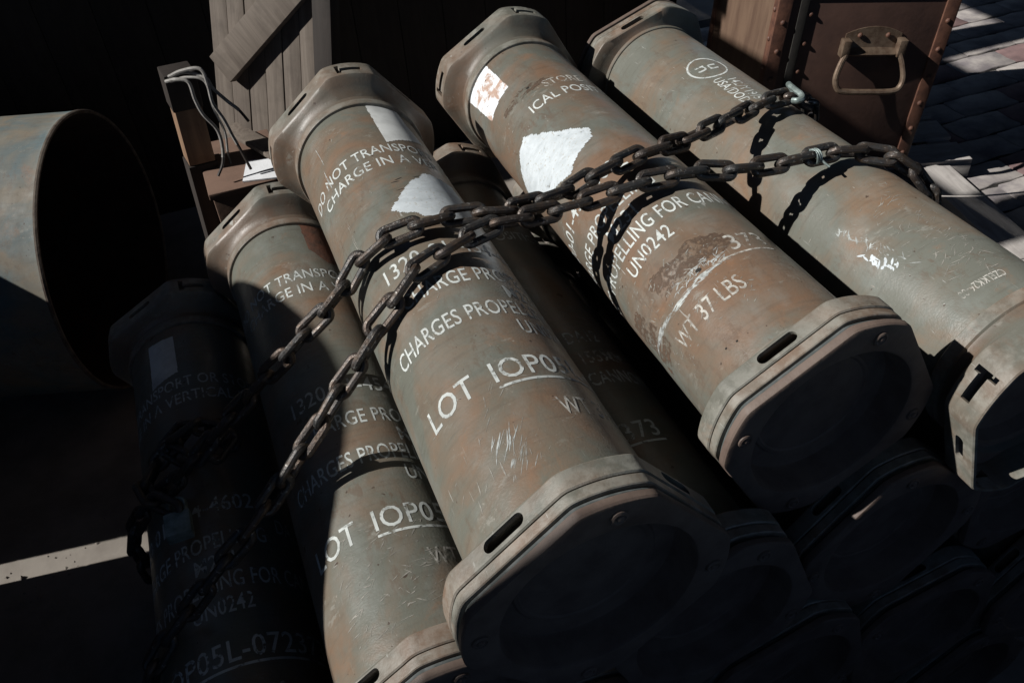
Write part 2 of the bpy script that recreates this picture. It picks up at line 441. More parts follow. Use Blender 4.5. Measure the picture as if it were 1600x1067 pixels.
ME['lid_ring'] = fix_normals(mesh('lid_ring', *loft([(.165, ('o', 1.16, 1.325)), (.175, ('o', 1.17, 1.335)), (.272, ('o', 1.17, 1.335)), (.282, ('o', 1.16, 1.325)), (.282, ('o', 1.05, 1.2)), (.165, ('o', 1.05, 1.2))])))
ME['gasket'] = fix_normals(mesh('gasket', *loft([(.098, ('o', 1.115, 1.275)), (.132, ('o', 1.13, 1.292)), (.167, ('o', 1.115, 1.275)), (.167, ('o', 1.05, 1.2)), (.098, ('o', 1.05, 1.2))])))
def lid_mesh():
    p = [(.10, ('o', 1.02, 1.15)), (.10, ('o', 1.16, 1.325)), (.092, ('o', 1.168, 1.333)), (.03, ('o', 1.168, 1.333)), (.008, ('o', 1.158, 1.322)), (.0, ('o', 1.135, 1.30)),
         (.0, ('c', 1.02)), (.012, ('c', .99)), (.05, ('c', .970)), (.33, ('c', .955)), (.365, ('c', .94)), (.375, ('c', .90)), (.372, ('c', .74)), (.352, ('c', .715)), (.350, ('c', .68)), (.365, ('c', .655)), (.36, ('c', .5)), (.34, ('c', .25)), (.337, ('c', .05))]
    return fix_normals(mesh('lid', *loft(p, close=False, cap_last=True)))
ME['lid'] = lid_mesh()
ME['end_plate'] = fix_normals(mesh('end_plate', *loft([(LEN - .38, ('o', 1.12, 1.28)), (LEN - .40, ('c', .9)), (LEN - .55, ('c', .85)), (LEN - .56, ('c', .05))], close=False, cap_last=True)))
def rivet_mesh():
    V = []; F = []; n = 14; pr = [(.0, .085), (-.022, .08), (-.03, .06), (-.018, .05), (-.016, .035), (-.03, .03), (-.038, .012)]
    for y, r in pr:
        for i in range(n):
            q = 2 * math.pi * i / n; V.append((r * math.cos(q), y, r * math.sin(q)))
    for j in range(len(pr) - 1):
        for i in range(n): F.append((j * n + i, j * n + (i + 1) % n, (j + 1) * n + (i + 1) % n, (j + 1) * n + i))
    F.append(tuple((len(pr) - 1) * n + i for i in range(n)))
    return fix_normals(mesh('rivet', V, F))
ME['rivet'] = rivet_mesh()

def body_r(seed, dent, th, y):
    c, s_ = math.cos(th), math.sin(th)
    r = 1.0 + 0.0045 * noise.noise(Vector((c * 1.3 + seed * 9, y * .55, s_ * 1.3))) + 0.002 * noise.noise(Vector((c * 4 + seed, y * 2, s_ * 4)))
    return r + (dent(th, y) if dent else 0)
SURF = {}
CUR = lambda th, y: 1.0
def body_mesh(seed, dent=None, ny=110):
    V = []; F = []; n = 128; y0, y1 = .40, LEN - .30
    for j in range(ny + 1):
        y = y0 + (y1 - y0) * j / ny
        for i in range(n):
            th = 2 * math.pi * i / n; c, s_ = math.cos(th), math.sin(th)
            r = body_r(seed, dent, th, y)
            V.append((r * c, y, r * s_))
    for j in range(ny):
        for i in range(n): F.append((j * n + i, j * n + (i + 1) % n, (j + 1) * n + (i + 1) % n, (j + 1) * n + i))
    return fix_normals(mesh('tube_body', V, F))
def g(x, s): return math.exp(-x * x / (2 * s * s))
def dentB(th, y):
    d = math.degrees(th) % 360
    e = 0
    m_ = 1 / (1 + math.exp((d - 200) / 6)) / (1 + math.exp((88 - d) / 6))
    yc = 2.0 + .05 * math.sin(th * 3)
    e -= .030 * g(y - yc - .10, .13) * m_          # creased hollow across the crown
    e += .014 * g(y - yc + .06, .03) * m_
    e -= .035 * g(y - 7.35, .16) * g(d - 118, 26)   # second crease towards the far end
    e += .010 * g(y - 7.15, .04) * g(d - 118, 22)
    e -= .02 * g(y - 7.0, .35) * g(d - 170, 18)
    return e
SURF['bodyA'] = lambda th, y: body_r(1, None, th, y)
SURF['bodyB'] = lambda th, y: body_r(2, dentB, th, y)
SURF['bodyC'] = lambda th, y: body_r(3, None, th, y)
ME['bodyA'] = body_mesh(1); ME['bodyA'].materials.append(M['od'])
ME['bodyB'] = body_mesh(2, dentB); ME['bodyB'].materials.append(M['od_rust'])
ME['bodyC'] = body_mesh(3); ME['bodyC'].materials.append(M['od_grey'])

# ---- lettering wrapped on the tube
def font_mesh(txt):
    cu = bpy.data.curves.new('_t', 'FONT'); cu.body = txt; cu.size = 1.0; cu.resolution_u = 3; cu.space_character = 1.04; cu.offset = 0.005
    o = bpy.data.objects.new('_t', cu); COL.objects.link(o)
    dg = bpy.context.evaluated_depsgraph_get(); dg.update()
    me = bpy.data.meshes.new_from_object(o.evaluated_get(dg))
    bpy.data.objects.remove(o); bpy.data.curves.remove(cu)
    bm = bmesh.new(); bm.from_mesh(me); bmesh.ops.triangulate(bm, faces=bm.faces[:])
    for _ in range(3):
        es = [e for e in bm.edges if abs(e.verts[0].co.x - e.verts[1].co.x) > .22]
        if not es: break
        bmesh.ops.subdivide_edges(bm, edges=es, cuts=1); bmesh.ops.triangulate(bm, faces=bm.faces[:])
    V = [tuple(v.co) for v in bm.verts]; F = [tuple(v.index for v in f.verts) for f in bm.faces]
    bm.free(); bpy.data.meshes.remove(me)
    return V, F
FC = {}
def wrap_text(txt, mode, a0, width, y0, h, off=.004):
    """mode 0: runs round the tube from angle a0 (deg) over `width` deg, tops to the far end
       mode 1: runs along the tube towards the front from y0 over `width` radii, tops towards falling angle
       mode 2: as 0 but the other way up"""
    if txt not in FC: FC[txt] = font_mesh(txt)
    V, F = FC[txt]
    x0 = min(v[0] for v in V); x1 = max(v[0] for v in V); t = max(v[1] for v in V)
    out = []
    for x, y, _ in V:
        fx = (x - x0) / (x1 - x0); fy = y / t * h
        if mode == 0: th = R_(a0 - fx * width); yy = y0 + fy
        elif mode == 1: th = R_(a0) - fy; yy = y0 - fx * width
        else: th = R_(a0 + fx * width); yy = y0 - fy
        r = CUR(th, yy) + off; out.append((r * math.cos(th), yy, r * math.sin(th)))
    return out, F
def bar(a0, a1, y0, y1, off=.004, n=70):
    V = []; F = []
    for i in range(n + 1):
        th = R_(a0 + (a1 - a0) * i / n)
        for y in (y0, y1): rr = CUR(th, y) + off; V.append((rr * math.cos(th), y, rr * math.sin(th)))
    for i in range(n): F.append((2 * i, 2 * i + 1, 2 * i + 3, 2 * i + 2))
    return V, F
def up_normals(me):
    bm = bmesh.new(); bm.from_mesh(me)
    for f in bm.faces:
        c = f.calc_center_median()
        if f.normal.dot(Vector((c.x, 0, c.z))) < 0: f.normal_flip()
    bm.to_mesh(me); bm.free(); return me
def put_text(root, txt, mode, a0, width, y0, h, mat='stencil', name='stencil_lettering', off=.004):
    me = up_normals(mesh(name, *wrap_text(txt, mode, a0, width, y0, h, off), False))
    return link(name, me, M[mat], root)
LINES = [  # text, start angle, sweep (deg), baseline from the lid face, cap height
    ('DO NOT TRANSPORT OR STORE', 167, 192, 7.04, .235, 'stencil'),
    ('CHARGE IN A VERTICAL POSITION', 153, 212, 6.68, .235, 'stencil'),
    ('1320-01-454-4602', 131, 121, 4.34, .27, 'stencil'),
    ('4 CHARGE PROPELLING', 138, 133, 3.74, .25, 'stencil'),
    ('DA12', -6, 29, 3.95, .25, 'stencil'),
    ('M231', 60, 29, 3.40, .24, 'stencil'),
    ('155MM', -8, 38, 3.50, .24, 'stencil_faint'),
    ('CHARGES PROPELLING FOR CANNON', 150, 206, 3.07, .255, 'stencil'),
    ('UN0242', 66, 43, 2.72, .24, 'stencil'),
    ('LOT', 147, 36, 2.04, .30, 'stencil'),
    ('IOP05L-072373', 99, 128, 2.05, .29, 'stencil'),
    ('WT 37 LBS', 73, 60, 1.42, .25, 'stencil_faint')]
def letter(root, roll, only=None, line=True):
    for t, a, w, y, h, mt in LINES:
        lo, hi = a - w + roll, a + roll
        if only and t not in only: continue
        put_text(root, t, 0, a + roll, w, y, h, mt)
    if not line: return
    me = up_normals(mesh('underline', *bar(99 + roll, -30 + roll, 1.955, 1.99), False)); link('stencil_underline', me, M['stencil'], root)

def inside(p, poly):
    x, y = p; r = False; n = len(poly)
    for i in range(n):
        (x1, y1), (x2, y2) = poly[i], poly[(i + 1) % n]
        if (y1 > y) != (y2 > y) and x < (x2 - x1) * (y - y1) / (y2 - y1) + x1: r = not r
    return r
def patch(root, name, poly, mat, rag=.02, off=.0032, n=70, label=None, seed=0):
    """paint or paper lying on the tube: poly of (angle deg, y)"""
    a0 = min(p[0] for p in poly); a1 = max(p[0] for p in poly); y0 = min(p[1] for p in poly); y1 = max(p[1] for p in poly)
    pad = rag * 2; a0 -= pad * 57; a1 += pad * 57; y0 -= pad; y1 += pad
    V = []; F = []; ix = {}
    def vert(i, j):
        if (i, j) not in ix:
            th = R_(a0 + (a1 - a0) * i / n); y = y0 + (y1 - y0) * j / n
            ix[(i, j)] = len(V); rr = CUR(th, y) + off; V.append((rr * math.cos(th), y, rr * math.sin(th)))
        return ix[(i, j)]
    for i in range(n):
        for j in range(n):
            a = a0 + (a1 - a0) * (i + .5) / n; y = y0 + (y1 - y0) * (j + .5) / n
            q = Vector((a * .12 + seed, y * 6, seed)); d = noise.noise(q) + .6 * noise.noise(q * 2.7)
            q2 = Vector((a * .12 + 50 + seed, y * 6, 3)); d2 = noise.noise(q2) + .6 * noise.noise(q2 * 2.7)
            if inside((a + d * rag * 57, y + d2 * rag), poly):
                F.append((vert(i, j), vert(i + 1, j), vert(i + 1, j + 1), vert(i, j + 1)))
    me = up_normals(mesh(name, V, F, True)); return link(name, me, M[mat], root, label=label)

def strokes(root, n, poly, ang, spread, lmin, lmax, mat='scuff', wid=.006, seed=0, name='scratch'):
    """a bunch of thin scratches inside poly (angle deg, y); ang measured from round-the-tube towards the far end"""
    rnd = random.Random(seed); V = []; F = []; k = 0
    a0 = min(p[0] for p in poly); a1 = max(p[0] for p in poly); y0 = min(p[1] for p in poly); y1 = max(p[1] for p in poly)
    while k < n:
        a, y = rnd.uniform(a0, a1), rnd.uniform(y0, y1)
        if not inside((a, y), poly): continue
        k += 1; q = R_(ang + rnd.gauss(0, spread)); L = rnd.uniform(lmin, lmax); w = wid * rnd.uniform(.5, 1.5); m_ = 7; cur = rnd.uniform(-.5, .5) * L * .06
        o = len(V)
        for i in range(m_):
            t = (i / (m_ - 1) - .5); u = t * L; b = cur * (1 - 4 * t * t); ww = w * (1 - (2 * t) ** 2 * .85)
            for sg in (-1, 1):
                du = u * math.cos(q) - (b + sg * ww) * math.sin(q); dv = u * math.sin(q) + (b + sg * ww) * math.cos(q)
                th = R_(a) - du; yy = y + dv; rr = CUR(th, yy) + .003
                V.append((rr * math.cos(th), yy, rr * math.sin(th)))
        for i in range(m_ - 1): F.append((o + 2 * i, o + 2 * i + 1, o + 2 * i + 3, o + 2 * i + 2))
    me = up_normals(mesh(name, V, F, False)); return link(name, me, M[mat], root, kind='stuff')
GROUP = 'ammunition tubes in the chained stack'
def tube(x, y, z, flat, label, body='bodyA', flip=False, lid=True, group=GROUP):
    """x,y,z: centre of the lid face; flat: world angle of one flange flat"""
    root = thing('ammunition_tube', W(x, y, z), label, 'ammunition tube', group, (0, 0, math.pi if flip else 0))
    fl = (180 - flat) if flip else flat
    rot = (0, -R_(fl), 0)
    global CUR
    CUR = SURF[body]
    b = link('tube_body', ME[body], None, root)
    link('front_flange', ME['front'], None, root, rot=rot)
    l = link('lid', ME['lid'], M['lidface'], root, rot=rot)
    link('gasket', ME['gasket'], M['gasket'], l)
    link('lid_ring', ME['lid_ring'], M['flange'], l)
    for k in range(4):
        a = math.pi / 4 + k * math.pi / 2
        link('rivet', ME['rivet'], M['lidface'], l, Vector((1.165 * math.cos(a), .001, 1.165 * math.sin(a))) * S)
    link('rear_flange', ME['rear'], None, root, rot=rot)
    link('end_plate', ME['end_plate'], M['lidface'], root, rot=rot)
    return root

A = tube(1.974, 3.81, -6.912, 128.5, 'front tube of the top row with triangular white paint patch beside the chains')
letter(A, 0)
patch(A, 'paper_label', [(79, 8.6), (49, 8.82), (46, 8.2), (40, 7.6), (79, 7.33)], 'label_clean', .008, seed=1)
patch(A, 'paint_patch', [(105, 5.57), (84, 6.02), (66, 6.36), (58, 6.38), (38, 6.30), (33, 5.8), (36, 5.4), (55, 5.05), (74, 5.10), (92, 5.38)], 'patch', .03, seed=2)

strokes(A, 24, [(118, 1.45), (103, 1.42), (100, .98), (114, .95)], 62, 6, .10, .30, wid=.006, seed=3)
strokes(A, 26, [(150, 1.6), (100, 2.3), (90, 1.0), (150, .9)], 65, 18, .06, .22, wid=.006, seed=31, mat='chip')
strokes(A, 5, [(137.5, 8.0), (136.5, 8.0), (139, 6.9), (140, 6.9)], 93, 1.5, .35, .7, wid=.006, seed=4)
strokes(A, 4, [(139.5, 6.3), (138.5, 6.3), (140, 5.5), (141, 5.5)], 93, 1.5, .3, .6, wid=.005, seed=44, mat='chip')
strokes(A, 120, [(160, 8), (30, 8), (30, 1), (160, 1)], 75, 45, .02, .12, wid=.004, seed=5, mat='chip')
strokes(A, 60, [(92, 6.3), (40, 6.3), (34, 5.4), (85, 5.2)], 10, 12, .05, .2, wid=.006, seed=6, mat='dark')
B = tube(5.122, 4.70, -6.912, 120, 'middle tube of the top row with large white patch and creased dent', 'bodyB')
letter(B, 91, ('1320-01-454-4602', '4 CHARGE PROPELLING', 'M231', 'CHARGES PROPELLING FOR CANNON', 'UN0242', 'WT 37 LBS'), False)
put_text(B, 'STORE', 0, 104, 38, 7.0, .235, 'stencil_faint')
put_text(B, 'ICAL POSITION', 0, 128, 95, 6.60, .235, 'stencil')
put_text(B, '373', 0, 92, 29, 2.05, .27, 'stencil_faint')
link('stencil_underline', up_normals(mesh('underline', *bar(112, 62, 1.955, 1.985), False)), M['stencil_faint'], B)
patch(B, 'paper_label', [(130, 8.74), (128, 7.66), (163, 7.60), (171, 8.95)], 'label', .010, seed=5)
patch(B, 'paint_patch', [(149, 6.48), (124, 5.86), (103, 5.48), (107, 5.25), (124, 5.12), (140, 4.95), (165, 5.2), (192, 6.07), (170, 6.35)], 'patch', .022, seed=6)
def hole(root, a, y, r=.035):
    rr = CUR(R_(a), y) + .006
    V = [(rr * math.cos(R_(a)), y, rr * math.sin(R_(a)))]
    for k in range(12):
        q = 2 * math.pi * k / 12; th = R_(a) + r * math.cos(q)
        V.append((rr * math.cos(th), y + r * .8 * math.sin(q), rr * math.sin(th)))
    link('puncture_hole', up_normals(mesh('puncture_hole', V, [(0, 1 + k, 1 + (k + 1) % 12) for k in range(12)], False)), M['dark'], root)
patch(B, 'rub_mark', [(152, 2.5), (130, 2.42), (112, 2.5), (92, 2.42), (84, 2.18), (105, 2.08), (130, 2.15), (152, 2.08)], 'rub', .06, n=120, seed=51, off=.002)
patch(B, 'rub_mark', [(150, 7.32), (120, 7.38), (92, 7.32), (98, 7.18), (125, 7.12), (150, 7.2)], 'rub', .05, n=120, seed=53, off=.002)
patch(B, 'rub_mark', [(195, 2.6), (176, 2.5), (168, 1.7), (195, 1.6)], 'rub', .06, n=120, seed=52, off=.002)
strokes(B, 120, [(190, 2.02), (147, 1.90), (117, 1.95), (97, 2.0), (97, 1.97), (117, 1.89), (147, 1.84), (190, 1.95)], 0, 9, .05, .22, wid=.008, seed=7)
strokes(B, 70, [(143, 2.2), (126, 2.12), (100, 2.2), (96, 2.0), (126, 1.97), (143, 2.0)], 20, 40, .04, .14, wid=.007, seed=8)
strokes(B, 160, [(175, 7.3), (120, 7.3), (120, 5), (180, 4.5)], 60, 60, .02, .07, wid=.006, seed=18, mat='chip')
strokes(B, 200, [(195, 3.4), (150, 2.6), (95, 2.6), (95, 1.2), (195, 1.2)], 30, 60, .02, .10, wid=.005, seed=19, mat='chip')
hole(B, 120, 2.04, .04); hole(B, 116, 7.3, .03); hole(B, 141, .96, .014); hole(B, 133, .92, .014)

C = tube(7.79, 14.04, -7.2, 109, 'right tube of the top row with round packaging mark, its open end to the front', 'bodyC', flip=True)
C.scale = (1, 1.046, 1)
CUR = lambda th, y: SURF['bodyC'](math.pi - th, (14.04 - y) / 1.046)
def cy(y): return (14.04 - y) / 1.046          # C is turned round: distances run from its far end
# on C local angle = 180 - world angle, and local y runs towards the viewer
def c_text(txt, a, y, w, h, mode, mat='stencil'):
    V, F = wrap_text(txt, mode, a, w, y, h)
    V = [(-vx, (14.04 - vy) / 1.046, vz) for vx, vy, vz in V]
    me = up_normals(mesh('stencil_lettering', V, F, False)); link('stencil_lettering', me, M[mat], C)
c_text('142/Y19/5', 91.5, 11.06, .80, .16, 1)
c_text('USA/DOD', 103.5, 11.17, .88, .17, 1)
c_text('u', 92.5, 11.68, .17, .15, 1); c_text('n', 104.5, 11.70, .18, .16, 1)
def ring_mark():
    V = []; F = []; n = 48
    for k in range(n):
        q = 2 * math.pi * k / n
        for r in (.325, .36):
            th = R_(93.8) + r * math.cos(q) * .92; y = 11.6 + r * math.sin(q)
            rr = CUR(th, y) + .004; V.append((-rr * math.cos(th), (14.04 - y) / 1.046, rr * math.sin(th)))
    for k in range(n):
        a, b = 2 * k, 2 * ((k + 1) % n); F.append((a, a + 1, b + 1, b))
    link('packaging_mark', up_normals(mesh('packaging_mark', V, F, False)), M['stencil'], C)
ring_mark()
c_text('CZELKK26-00', 90, 5.42, 34, .11, 2, 'stencil_faint')
CUR = SURF['bodyC']

strokes(C, 40, [(180 - 139, cy(7.3)), (180 - 131, cy(6.8)), (180 - 122, cy(6.1)), (180 - 126, cy(6.0)), (180 - 137, cy(6.7)), (180 - 142, cy(7.2))], 70, 40, .03, .14, wid=.008, seed=9)
strokes(C, 24, [(180 - 143, cy(6.75)), (180 - 133, cy(6.35)), (180 - 130, cy(6.0)), (180 - 143, cy(6.4))], 60, 40, .03, .12, wid=.014, seed=12, mat='patch')
strokes(C, 130, [(180 - 118, cy(7.2)), (180 - 88, cy(7.2)), (180 - 80, cy(5.4)), (180 - 118, cy(5.3))], 15, 25, .03, .2, wid=.004, seed=10, mat='chip')
strokes(C, 160, [(180 - 160, cy(12)), (180 - 60, cy(12)), (180 - 60, cy(5)), (180 - 160, cy(5))], 40, 60, .03, .13, wid=.004, seed=21, mat='chip')
D = tube(.44, 4.0, -8.75, 126, 'half-shaded tube lying under the left side of the front top tube')
letter(D, -3)
pd = patch(D, 'plate_scar', [(71, 8.65), (71, 7.85), (57, 7.5), (20, 7.5), (20, 8.65)], 'rustplate', .012, seed=11)
strokes(D, 150, [(130, 2.2), (60, 2.2), (60, .8), (130, .8)], 20, 35, .03, .16, wid=.006, seed=22, mat='chip')
E_ = tube(-1.62, 3.97, -10.1, 118, 'fully shaded lowest tube on the left with a pale label and heap of chain')
letter(E_, 45)
patch(E_, 'paper_label', [(121, 8.40), (95, 8.37), (95, 7.43), (122, 7.31)], 'label_clean', .008, seed=13)
F_ = tube(3.55, 4.1, -8.86, 112, 'shaded tube lying between and below the front and middle top tubes')
letter(F_, 95)
H = tube(6.34, 4.42, -9.3, 137, 'tube whose lid has one bright rim edge, below the middle and right top tubes')
K = tube(8.95, 4.5, -9.55, 100, 'tube directly under the open-ended right tube at the frame edge')
J = tube(4.95, 4.12, -11.3, 106, 'dark tube lid low in the stack, left of the one under the bright-rimmed lid')
I_ = tube(7.35, 4.15, -11.8, 100, 'dark tube lid directly below the bright-rimmed lid')
L_ = tube(9.85, 4.0, -11.95, 142, 'dark tube lid cut by the right frame edge, low in the stack')
G_ = tube(1.97, 4.3, -10.95, 120, 'tube hidden under the front top tube, behind the stack front')
M4 = tube(6.2, 4.1, -14.2, 100, 'tube lid at the bottom right of the stack cut by the lower frame edge')
Q4 = tube(8.85, 4.1, -14.25, 130, 'tube lid in the bottom right corner of the picture')
for xx, zz, fl, lb in ((3.72, -13.6, 110, 'bottom tube below the frame edge, under the dark low lid'), (1.15, -14.25, 115, 'bottom tube below the frame edge, under the front top tube'),
                   (-2.1, -14.25, 95, 'leftmost bottom tube lying on the ground below the frame edge'), (-.47, -12.45, 130, 'tube below the frame edge that carries the fully shaded left tube')):
    tube(xx, 4.2, zz, fl, lb)

# ------------------------------------------------------------------ chains
def link_mesh():
    wr = .052; hl = .165; hw = .092; pts = []
    n = 10
    for k in range(n + 1):
        q = -math.pi / 2 + math.pi * k / n; pts.append((hl + hw * math.cos(q), hw * math.sin(q), 0))
    for k in range(n + 1):
        q = math.pi / 2 + math.pi * k / n; pts.append((-hl + hw * math.cos(q), hw * math.sin(q), 0))
    V, F = tube_along(pts, wr, 10, True)
    return fix_normals(mesh('chain_link', V, F))
ME['link'] = link_mesh(); ME['link'].materials.append(M['chain'])
PITCH = .402
def chain(pts, label, centers, phase=0.0):
    path = smooth_path(pts, 14)
    d = [0]
    for a, b in zip(path, path[1:]): d.append(d[-1] + (b - a).length)
    root = thing('chain', W(*pts[0]), label, 'chain', 'chains across the stack')
    rnd = random.Random(int(phase * 10) + 5)
    s = PITCH / 2; i = 0; k = 0
    while s < d[-1]:
        while d[i + 1] < s: i += 1
        t = (s - d[i]) / (d[i + 1] - d[i]); p = path[i].lerp(path[i + 1], t)
        tan = (path[min(i + 2, len(path) - 1)] - path[max(i - 1, 0)]).normalized()
        c = min(centers, key=lambda q: (p.x - q[0]) ** 2 + (p.z - q[1]) ** 2)
        nrm = Vector((p.x - c[0], 0, p.z - c[1])); nrm = (nrm - tan * nrm.dot(tan)).normalized()
        side = nrm.cross(tan)
        roll = (R_(43) if k % 2 else R_(-47)) + rnd.uniform(-.16, .16)
        yv = side * math.cos(roll) + nrm * math.sin(roll); zv = tan.cross(yv)
        # links lie slightly across one another
        yaw = rnd.uniform(-.10, .10); xv = (tan * math.cos(yaw) + yv * math.sin(yaw)).normalized(); yv = zv.cross(xv)
        o = link('chain_link', ME['link'], None, root)
        o.matrix_local = Matrix.Translation((p - Vector(pts[0])) * S) @ Matrix((xv, yv, zv)).transposed().to_4x4()
        s += PITCH; k += 1
    return root
CEN = [(1.974, -6.912), (5.122, -6.912), (7.79, -7.2), (-1.62, -10.1)]
chain([(8.72, 10.6, -7.9), (8.93, 10.35, -7.3), (8.72, 10.15, -6.50), (8.11, 9.9, -6.09), (7.6, 9.78, -6.01), (6.6, 9.39, -5.90), (5.93, 9.13, -5.84), (5.44, 8.96, -5.78), (5.0, 8.87, -5.75), (4.49, 8.77, -5.75),
       (3.97, 8.63, -5.79), (3.59, 8.57, -5.81), (3.03, 8.50, -5.80), (2.65, 8.56, -5.77), (2.26, 8.62, -5.745), (1.77, 8.63, -5.76), (1.43, 8.64, -5.87), (1.1, 8.70, -6.13), (.89, 8.67, -6.33),
       (.5, 8.66, -6.69), (.15, 8.67, -7.0), (-.5, 8.73, -7.58), (-1.26, 8.75, -8.24), (-1.9, 8.80, -8.82), (-2.3, 8.85, -9.12), (-2.62, 8.9, -9.5), (-2.8, 8.95, -10.0), (-2.82, 9.0, -10.6)],
      'upper of the two rusty chains, ending at the shaded tube with the heap of chain', CEN, 1)
chain([(8.60, 7.3, -8.1), (8.92, 7.45, -7.5), (8.80, 7.55, -6.65), (8.35, 7.75, -6.17), (7.94, 8.01, -6.04), (7.48, 8.11, -5.98), (7.08, 8.12, -5.95), (6.48, 8.13, -5.91), (6.01, 8.15, -5.85), (5.57, 8.20, -5.79), (5.13, 8.24, -5.75),
       (4.68, 8.25, -5.75), (4.24, 8.26, -5.77), (3.8, 8.26, -5.80), (3.46, 8.27, -5.81), (3.03, 8.24, -5.79), (2.79, 8.22, -5.76), (2.4, 8.14, -5.76), (2.02, 7.99, -5.765), (1.57, 7.82, -5.83), (1.29, 7.68, -5.99), (1.05, 7.58, -6.18),
       (.85, 7.45, -6.37), (.52, 7.37, -6.67), (.21, 7.25, -6.95), (-.29, 7.07, -7.39), (-.59, 6.98, -7.66), (-1.18, 6.85, -8.17), (-1.69, 6.74, -8.6), (-2.2, 6.64, -9.05), (-2.47, 6.54, -9.31), (-2.72, 6.45, -9.8), (-2.8, 6.4, -10.3)],
      'lower of the two rusty chains, running down to the bottom left', CEN, 2)

# loose heap of chain and a padlock on the shaded left tube
def loose_chain(pts, label):
    return chain(pts, label, [(-1.62, -10.1)], 3)
loose_chain([(-1.1, 9.35, -9.02), (-1.45, 9.75, -8.80), (-1.9, 9.55, -8.84), (-1.75, 9.15, -8.78), (-1.35, 8.95, -8.72), (-1.15, 9.25, -8.70), (-1.6, 9.5, -8.62), (-2.15, 9.35, -8.98), (-2.3, 8.85, -8.9), (-2.05, 8.45, -8.86), (-1.75, 8.3, -8.84)],
            'dark heap of chain slack coiled on the shaded left tube')
pl = thing('padlock', W(-1.95, 8.35, -8.92), 'dull metal padlock hanging from the chain heap on the shaded tube', 'padlock')
link('lock_body', box_mesh('lock_body', -.17, .17, -.45, -.05, -.09, .09, .04), M['galv'], pl)
pts = [(-.11, -.06, 0), (-.11, .12, 0)] + [(-.11 * math.cos(math.pi * k / 8), .12 + .11 * math.sin(math.pi * k / 8), 0) for k in range(1, 8)] + [(.11, .12, 0), (.11, -.06, 0)]
link('shackle', fix_normals(mesh('shackle', *tube_along(pts, .032, 10))), M['galv'], pl)

# pale hook over the upper chain, twisted wire on the lower chain (both on the right tube)
sh = [(.0, -.16, .02), (.05, -.20, .06), (.11, -.16, .09), (.10, -.08, .10), (.02, .0, .10), (-.06, .08, .10), (-.06, .17, .07), (.0, .21, .02), (.06, .17, -.02)]
link('chain_hook', fix_normals(mesh('chain_hook', *tube_along(smooth_path(sh, 6), .045, 10))), M['galv'], None, W(7.98, 9.72, -5.96), (0.1, 0.3, -.5), 'pale green s-shaped hook on the upper chain over the right tube', 'hook')
wr = []
for k in range(46):
    q = k / 45 * 5 * math.pi; wr.append((-.05 + .002 * k, .10 * math.cos(q), .10 * math.sin(q)))
wr += [(.06, -.14, -.03), (.09, -.22, -.06)]
link('wire_tie', fix_normals(mesh('wire_tie', *tube_along(wr, .016, 6))), M['galv'], None, W(7.18, 8.09, -5.95), (0, .1, .1), 'thin pale wire twisted round the lower chain over the right tube', 'wire')

# ------------------------------------------------------------------ trunk on the right
ALPHA = R_(-18)
trunk = thing('trunk', W(19.64, 18.03, -14.6), 'brown riveted trunk with a metal drop handle standing behind the right tube', 'trunk', rot=(0, R_(4), ALPHA))
TW, TD, TH = 5.15, 6.0, 5.75     # local: x from -TW..0, y 0..TD, z 0..TH
link('front_panel', box_mesh('front_panel', -TW + .08, -.08, .06, .30, .06, TH - .06, .02), M['trunk'], trunk)
link('side_panel', box_mesh('side_panel', -TW + .06, -TW + .30, .302, TD - .06, .06, TH - .06, .02), M['trunk_side'], trunk)
link('side_panel', box_mesh('side_panel', -.30, -.06, .302, TD - .06, .06, TH - .06, .02), M['trunk_side'], trunk)
link('back_panel', box_mesh('back_panel', -TW + .302, -.302, TD - .28, TD - .06, .06, TH - .06, .02), M['trunk'], trunk)
link('top_panel', box_mesh('top_panel', -TW + .302, -.302, .302, TD - .282, TH - .3, TH - .06, .02), M['trunk'], trunk)
rv = []
def rivet_ball():
    V = []; F = []; n = 10
    pr = [(.075, 0), (.07, .03), (.045, .058), (.015, .068)]
    for r, h in pr:
        for i in range(n):
            q = 2 * math.pi * i / n; V.append((r * math.cos(q), -h, r * math.sin(q)))
    for j in range(3):
        for i in range(n): F.append((j * n + i, j * n + (i + 1) % n, (j + 1) * n + (i + 1) % n, (j + 1) * n + i))
    F.append(tuple(3 * n + i for i in range(n)))
    return fix_normals(mesh('rivet', V, F))
ME['rv'] = rivet_ball()
def band(x0, x1, y0, y1, z0, z1, rivets=(), rot=(0, 0, 0)):
    b = link('edge_binding', box_mesh('edge_binding', x0, x1, y0, y1, z0, z1, .035), M['trunk_band'], trunk)
    for p, r in rivets: link('rivet', ME['rv'], M['trunk_band'], b, Vector(p) * S, r)
RZ = [.55 + i * .82 for i in range(6)]
band(-.40, .0, .0, .40, 0, TH, [((-.22, .0, z), (0, 0, 0)) for z in RZ])
band(-TW, -TW + .40, .0, .40, 0, TH, [((-TW + .22, .0, z), (0, 0, 0)) for z in RZ] + [((-TW, .2, z + .3), (0, 0, -math.pi / 2)) for z in RZ])
band(-TW + .402, -.402, .0, .40, 0, .40)
band(-TW + .402, -.402, .0, .40, TH - .40, TH)
band(-TW, -TW + .40, TD - .40, TD, 0, TH); band(-.40, 0, TD - .40, TD, 0, TH)
# straps next to the left edge with their own rivets
st = link('strap', box_mesh('strap', -TW + .62, -TW + .86, .0, .06, .41, TH - .41, .02), M['dark'], trunk)
for z in RZ: link('rivet', ME['rv'], M['trunk_band'], st, Vector((-TW + .98, .06, z + .2)) * S)
